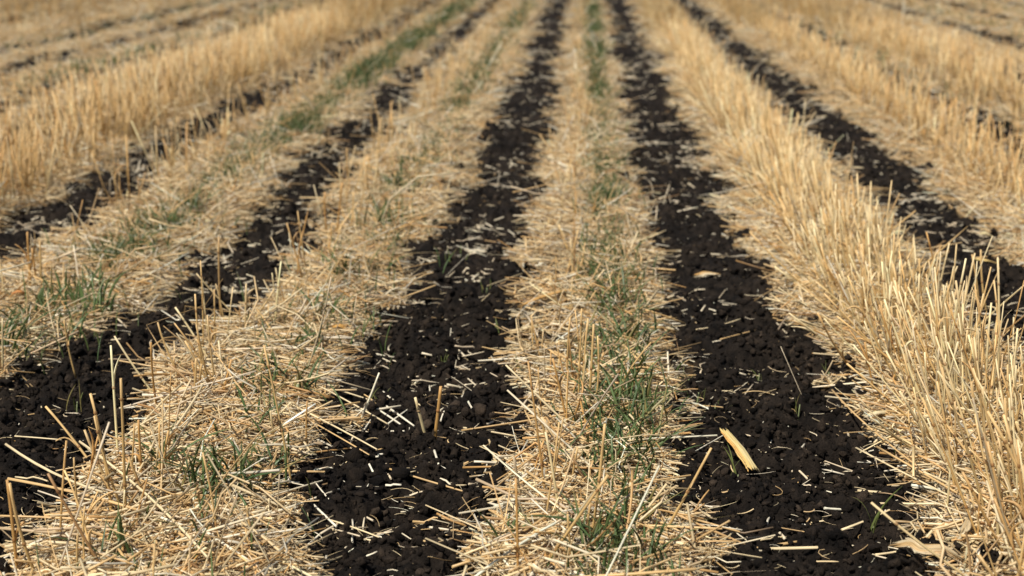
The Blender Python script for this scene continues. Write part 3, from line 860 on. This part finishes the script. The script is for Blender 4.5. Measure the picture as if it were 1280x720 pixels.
# ------------------------------------------------------------------ husks and leaves
def sheet(name, pts, width, curl, colours, ragged=.18, nu=9, nv=34, thick=.0006, roll=0.0, ridges=5, taper=(1, 1), seed=1, parent=None):
    """a dry leaf sheath: a curved trough along pts, ragged at both ends, of real thickness"""
    r = np.random.default_rng(seed)
    pts = np.array(pts, float); base = pts.mean(axis=0)
    pts = pts - base
    s = np.linspace(0, 1, len(pts)); v = np.linspace(0, 1, nv)
    path = np.stack([np.interp(v, s, pts[:, i]) for i in range(3)], 1)
    for _ in range(4): path[1:-1] = (path[:-2] + path[1:-1] * 2 + path[2:]) / 4
    T = np.gradient(path, axis=0); T /= np.linalg.norm(T, axis=1, keepdims=True)
    side = np.cross(T, [0, 0, 1.0]); side /= np.linalg.norm(side, axis=1, keepdims=True)
    up = np.cross(side, T)
    c_, s_ = math.cos(roll), math.sin(roll)
    side, up = side * c_ + up * s_, up * c_ - side * s_
    u = np.linspace(-1, 1, nu)
    Ln = np.linalg.norm(np.diff(path, axis=0), axis=1).sum()
    endA = ragged * (r.random(nu)) * width / Ln * 2.2; endB = ragged * (r.random(nu)) * width / Ln * 2.2
    wv = width / 2 * np.interp(v, [0, .5, 1], [taper[0], 1, taper[1]]) * (1 + .05 * np.sin(v * 17 + r.random() * 6) + .02 * r.normal(size=nv))
    a = u * curl
    rad_ = 1 / max(curl, .05)
    top = np.zeros((nv, nu, 3)); col = np.zeros((nv, nu, 3)); gr = np.zeros((nv, nu, 3))
    pal = np.array(colours)
    for i in range(nv):
        for j in range(nu):
            vv = endA[j] + v[i] * (1 - endA[j] - endB[j])
            p0 = np.array([np.interp(vv, v, path[:, k]) for k in range(3)])
            h = (math.cos(a[j]) - 1) * rad_ * wv[i]
            top[i, j] = p0 + side[i] * math.sin(a[j]) * rad_ * wv[i] + up[i] * (h + .04 * wv[i] * math.sin(u[j] * ridges * 3.1 + 1))
            cc = np.interp(u[j] * .5 + .5 + .15 * math.sin(v[i] * 5 + j), np.linspace(0, 1, len(pal)), np.arange(len(pal)))
            k0 = int(cc); k1 = min(k0 + 1, len(pal) - 1)
            col[i, j] = pal[k0] * (1 - cc + k0) + pal[k1] * (cc - k0)
            gr[i, j] = (u[j] * 9 + seed, seed * 3.3, v[i] * Ln * 14)
    n_ = up[:, None, :] * thick
    V = np.concatenate([(top + n_).reshape(-1, 3), (top - n_).reshape(-1, 3)])
    idx = (np.arange(nv - 1)[:, None] * nu + np.arange(nu - 1)[None]).ravel()
    o_ = nv * nu
    f1 = np.stack([idx, idx + 1, idx + nu + 1, idx + nu], 1); f2 = (f1 + o_)[:, ::-1]
    ring = [j for j in range(nu)] + [i * nu + nu - 1 for i in range(1, nv)] + [(nv - 1) * nu + j for j in range(nu - 2, -1, -1)] + [i * nu for i in range(nv - 2, 0, -1)]
    ring = np.array(ring); nxt = np.roll(ring, -1)
    f3 = np.stack([nxt, ring, ring + o_, nxt + o_], 1)
    F = np.concatenate([f1, f2, f3])
    ob = link_mesh(name, V, F.ravel(), np.full(len(F), 4), M_HUSK, parent, np.concatenate([col.reshape(-1, 3)] * 2), np.concatenate([gr.reshape(-1, 3)] * 2))
    ob.location = base
    return ob
YEL = (.86, .66, .25); YEL2 = (.93, .78, .42); ORG = (.72, .40, .12); PALE = (.78, .66, .44); BUFF = (.66, .46, .22)
def on_soil(px, py, lift):
    g = ground_at(px, py, lift)
    return g
a0 = on_soil(945, 589, .024); a1 = above(904, 534, a0[1] + .115)
mid = (a0 + a1) / 2 + np.array([.002, 0, .004])
husk = sheet("corn_husk", [a0, mid, a1], .031, .75, [ORG, (.80, .55, .20), YEL, YEL2, YEL, YEL2, YEL2], seed=3, roll=-.25, ragged=.28, ridges=4, taper=(.95, .85), nu=17, thick=.0009)
tag(husk, "bright yellow husk piece lying alone on the right black strip", "husk", "husk and leaf pieces")
h2 = sheet("corn_husk", [on_soil(1110, 682, .055), on_soil(1138, 677, .075), on_soil(1150, 687, .07), on_soil(1180, 684, .078), on_soil(1212, 706, .05)],
           .022, .3, [(.60, .38, .16), PALE, BUFF, (.50, .30, .12), PALE], seed=5, roll=-.5, ragged=.8, ridges=5, nu=15, taper=(.9, .6))
tag(h2, "torn buff husk bent in the middle at the bottom right on soil", "husk", "husk and leaf pieces")
h3 = sheet("corn_husk", [on_soil(864, 345, .02), on_soil(880, 341, .03), on_soil(908, 344, .02)], .028, .8, [BUFF, ORG, PALE, PALE], seed=7, roll=-.5, ragged=.8, taper=(1, .45))
tag(h3, "small orange and cream husk far up the right black strip", "husk", "husk and leaf pieces")
h4 = sheet("dry_leaf", [on_soil(645, 384, .03), on_soil(672, 371, .045), on_soil(705, 361, .05), on_soil(738, 364, .035)], .026, .5, [ORG, BUFF, ORG], seed=9, roll=.2, ragged=.6, taper=(.4, 1))
tag(h4, "long orange-brown dry leaf arched over the central straw band", "leaf", "husk and leaf pieces")
h5 = sheet("dry_leaf", [on_soil(1195, 676, .03), on_soil(1204, 662, .05), on_soil(1216, 634, .05)], .020, .8, [PALE, BUFF, PALE], seed=11, roll=.4, ragged=.8, taper=(1, .5))
tag(h5, "pale twisted leaf standing above the torn buff husk at bottom right", "leaf", "husk and leaf pieces")
h6 = sheet("corn_husk", [on_soil(1078, 520, .035), on_soil(1096, 514, .045), on_soil(1117, 513, .035)], .017, .8, [PALE, YEL2, PALE], seed=13, ragged=.5)
tag(h6, "small cream husk at the foot of the tall right stubble stand", "husk", "husk and leaf pieces")
h7 = sheet("dry_leaf", [on_soil(413, 409, .03), on_soil(424, 405, .04), on_soil(436, 410, .03)], .022, .5, [ORG, (.8, .45, .12)], seed=15, ragged=.5)
tag(h7, "small bright orange leaf on straw left of the middle black strip", "leaf", "husk and leaf pieces")
h8 = sheet("dry_leaf", [on_soil(84, 399, .035), on_soil(100, 405, .045), on_soil(130, 416, .035)], .022, .5, [PALE, BUFF], seed=17, ragged=.5, taper=(1, .3))
tag(h8, "buff dry leaf on the straw below the bright green tuft at left", "leaf", "husk and leaf pieces")
h9 = sheet("corn_husk", [on_soil(1220, 322, .05), on_soil(1232, 324, .055), on_soil(1250, 330, .03)], .02, .8, [YEL, ORG, YEL], seed=19, ragged=.5, taper=(1, .5))
tag(h9, "yellow husk scrap on the black strip at the right edge", "husk", "husk and leaf pieces")
h10 = sheet("corn_husk", [on_soil(1224, 292, .05), on_soil(1230, 289, .06), on_soil(1238, 294, .04)], .032, .7, [PALE, YEL2], seed=21, ragged=.5)
tag(h10, "round pale cream husk scrap beside the strip at right edge", "husk", "husk and leaf pieces")
h11 = sheet("dry_leaf", [on_soil(14, 366, .05), on_soil(24, 362, .06), on_soil(38, 368, .04)], .026, .6, [ORG, (.6, .25, .08)], seed=23, ragged=.5)
tag(h11, "rust orange curled leaf among straw near the left edge", "leaf", "husk and leaf pieces")

# ------------------------------------------------------------------ green seedlings
G1, G2, G3 = np.array([.085, .145, .05]), np.array([.16, .20, .06]), np.array([.035, .07, .034])
def blade_path(n, x, y, z, length, spread, K=7):
    th = rng.random(n) * 6.283
    s = np.linspace(0, 1, K)
    out_ = np.stack([np.cos(th), np.sin(th), np.zeros(n)], 1)
    droop = rng.uniform(.1, 1.0, n)[:, None]
    up = length[:, None] * (s - .45 * droop * s ** 2.4)
    side = length[:, None] * spread[:, None] * (s ** 1.5)
    foot = np.stack([x, y, z], 1) + out_ * .004
    return foot[:, None] + out_[:, None] * side[..., None] + np.array([0, 0, 1.0]) * up[..., None]
def blade_arrays(P, width, col, S=6):
    n, K, _ = P.shape
    s = np.linspace(0, 1, K)
    w_ = width[:, None] * np.interp(s, [0, .25, .7, 1], [.55, 1, .8, .06])
    C = col[:, None] * (1.05 - .15 * s)[None, :, None]
    tip = sstep(.8, 1.0, s)[None, :, None] * (rng.random(n) < .35)[:, None, None]
    C = C * (1 - tip) + np.array([.45, .34, .14]) * tip
    return tube_arrays(P, w_, C, S, flat=np.full(n, .14), cap=False, roll=rng.normal(0, .4, n))
tuft_entries = []
def tuft(px, py, nb, ln, wd=.0027, colr=G1, spread=.85, kind="grass_tuft", word=None, parts=True):
    if kind == 'grass_tuft': nb, ln = int(nb * 1.4) + 1, ln * .88
    g = ground_at(px, py, .01)
    z = float(flat_height(g[:1], g[1:2])[0]) + (.02 if kind == 'grass_tuft' else 0)
    if kind == "grass_tuft":
        root = bpy.data.objects.new(kind, None); COL.objects.link(root)
        root.location = (g[0], g[1], z)
    else:
        root = bpy.data.objects.new(kind, None); COL.objects.link(root); root.location = (g[0], g[1], z)
    rr_ = .006 + .0011 * nb
    L_ = rng.uniform(.6, 1.15, nb) * ln * 1.05
    if kind == 'grass_tuft': nb0 = nb
    P = blade_path(nb, rng.normal(0, rr_, nb), rng.normal(0, rr_, nb), np.full(nb, .0), L_, rng.uniform(.15, 1.0, nb) * spread * 1.6)
    for i in range(nb):
        c = np.clip((colr * rng.uniform(.75, 1.3) + (G2 - G1) * rng.random() * .6), .01, .5)
        if rng.random() < .14: c = np.array([.30, .25, .09])
        ar = blade_arrays(P[i:i + 1], np.array([wd * rng.uniform(.7, 1.2)]), c[None])
        link_tubes("blade", ar, M_GRASS, root)
    Q = np.array([[0, 0, -.02], [0, 0, -.005], [.001, 0, .008], [.002, .001, .02]])
    ar = tube_arrays(Q[None], np.array([[.5, .6, .5, .25]]) * rr_ * (.5 if nb > 8 else .35), np.repeat(np.array([.30, .34, .16])[None, None], 4, 1), 8)
    link_tubes("crown", ar, M_GRASS, root)
    size = "big" if nb > 16 else "small" if nb < 8 else "medium"
    if kind == "grass_tuft":
        tag(root, None, "grass tuft", "green grass tufts in the straw")
        lab = "%s green grass tuft in %s, %s" % (size, place_word(g[0], g[1]), depth_word(py))
    else:
        tag(root, None, "seedling", "thin green seedlings on the black soil")
        lab = "thin green seedling on %s, %s" % (place_word(g[0], g[1]), depth_word(py))
    tuft_entries.append([root, word or lab, px])
for a in [
    (775, 436, 20, .12), (766, 462, 12, .11), (778, 480, 15, .12), (752, 500, 9, .10), (792, 505, 14, .12), (770, 528, 18, .13), (798, 545, 14, .13), (782, 566, 18, .13), (806, 580, 12, .12),
    (762, 590, 8, .10), (768, 388, 16, .12), (756, 372, 9, .10), (784, 402, 9, .10), (774, 645, 9, .10), (785, 668, 8, .09), (776, 708, 15, .13), (748, 712, 7, .10), (740, 600, 6, .08),
    (366, 446, 12, .10), (352, 486, 10, .11), (330, 505, 10, .10), (405, 402, 10, .10), (430, 345, 12, .11), (462, 345, 10, .11), (480, 288, 14, .12), (500, 240, 12, .12), (372, 500, 8, .10),
    (326, 540, 8, .10), (268, 622, 15, .13), (244, 636, 9, .12), (298, 612, 8, .11), (206, 598, 7, .12), (345, 600, 8, .08), (318, 625, 6, .09), (150, 700, 6, .10),
    (78, 392, 30, .15, .003, G1 * 1.25, .4), (50, 405, 14, .12), (24, 425, 14, .12), (110, 372, 12, .12), (8, 440, 10, .12), (138, 340, 12, .11), (170, 318, 12, .12), (205, 292, 12, .12), (242, 268, 14, .12),
    (130, 392, 9, .10), (36, 450, 8, .10), (90, 428, 8, .10), (455, 380, 6, .09), (395, 440, 6, .08), (640, 690, 5, .08),
]:
    tuft(*a)
for (px, py, nb, ln, wd) in [(921, 604, 3, .075, .0015), (1090, 662, 3, .13, .0017), (893, 512, 6, .045, .0011), (872, 498, 5, .04, .0011), (555, 452, 4, .05, .0012), (470, 508, 5, .05, .0013),
                            (96, 512, 4, .08, .0016), (622, 420, 4, .06, .0014), (998, 520, 3, .05, .001), (608, 365, 4, .06, .0014), (575, 325, 4, .08, .0016),
                            (948, 470, 3, .04, .001), (860, 480, 4, .05, .0012), (650, 460, 3, .05, .0012), (1035, 470, 3, .04, .001), (560, 335, 4, .07, .0015)]:
    tuft(px, py, nb, ln, wd, G2, .35, "grass_seedling")
settle(tuft_entries)
# further off the green runs together into lines
bx, by, bl = [], [], []
for (x0, y0, y1, per, sd_) in ((.075, 3.9, 28, 620, .04), (-.67, 4.2, 20, 380, .05), (-1.40, 4.0, 28, 950, .06), (-1.35, 2.9, 4.6, 260, .12), (-.66, 1.6, 4.6, 170, .1), (.07, 1.6, 3.9, 320, .05),
                               (-3.35, 8, 26, 110, .08), (-4.3, 8, 26, 90, .1), (-2.9, 8, 26, 60, .08), (2.05, 6, 14, 30, .06), (3.75, 6, 26, 80, .08), (4.5, 8, 26, 60, .08), (.84, 1.8, 4, 30, .1)):
    n = int(per * (y1 - y0)); y = rng.uniform(y0, y1, n); x = rng.normal(x0, sd_, n)
    ok = rng.random(n) < np.interp(y, [5, 11], [1, .6]) * (.32 + .68 * sstep(-.15, .5, vnoise(x * 0 + x0, y, .28 + .03 * x0, 97)))
    bx.append(x[ok]); by.append(y[ok]); bl.append(rng.uniform(.05, .11, ok.sum()) * np.where(y[ok] > 8, 1.25, 1))
x, y, l_ = map(np.concatenate, (bx, by, bl)); n = len(x)
P = blade_path(n, x, y, flat_height(x, y) + .016, l_ * .9, rng.uniform(.1, 1, n), K=5)
colg = np.clip(G1[None] * rng.uniform(.7, 1.35, (n, 1)) + (G2 - G1)[None] * rng.random((n, 1)) * .7, .01, .5)
ar = blade_arrays(P, rng.uniform(.0013, .0026, n) * np.where(y > 8, 1.5, 1), colg, 4)
gs = link_tubes("grass", ar, M_GRASS)
tag(gs, "short green volunteer grass growing in broken lines along the straw bands", "grass", kind="stuff")

# ------------------------------------------------------------------ bigger clods
clod_entries = []
for (px, py, s_) in [(62, 492, .032), (40, 500, .022), (75, 520, .022), (190, 395, .026), (215, 385, .022), (262, 350, .030), (300, 300, .035), (320, 330, .022), (240, 400, .020),
                     (590, 555, .020), (600, 640, .024), (470, 560, .016), (395, 600, .018), (545, 420, .024), (575, 395, .026), (600, 430, .018), (560, 350, .030), (530, 385, .020), (640, 300, .030),
                     (905, 395, .028), (870, 380, .022), (955, 440, .020), (985, 590, .018), (920, 640, .020), (1060, 650, .022), (1010, 480, .018), (850, 455, .020), (940, 690, .018), (1080, 600, .018),
                     (1045, 700, .02), (500, 700, .022), (445, 640, .016), (860, 320, .03), (1262, 395, .03), (1200, 350, .03)]:
    g = ground_at(px, py, .01)
    v, f = lump_shape(4, int(px * 7 + py))
    r_ = np.random.default_rng(int(px))
    v = v * s_ * .55 * (.8 + .45 * r_.random(3)) 
    v *= (1 + .10 * bumps(v[:, 0] + 5 + px, v[:, 1] + v[:, 2] * .7 + 5, s_ * .35, 7)[:, None])
    z = float(soil_height(g[:1], g[1:2])[0])
    o = link_mesh("soil_clod", v, f.ravel(), np.full(len(f), 3), M_SOIL, tint=np.full((len(v), 3), .9 + .7 * r_.random()))
    o.location = (g[0], g[1], z + s_ * .12)
    tag(o, None, "clod", "large soil clods on the black strips")
    clod_entries.append([o, "%s lumpy black soil clod on %s, %s" % ("big" if s_ > .025 else "small", place_word(g[0], g[1]), depth_word(py)), px])
settle(clod_entries)
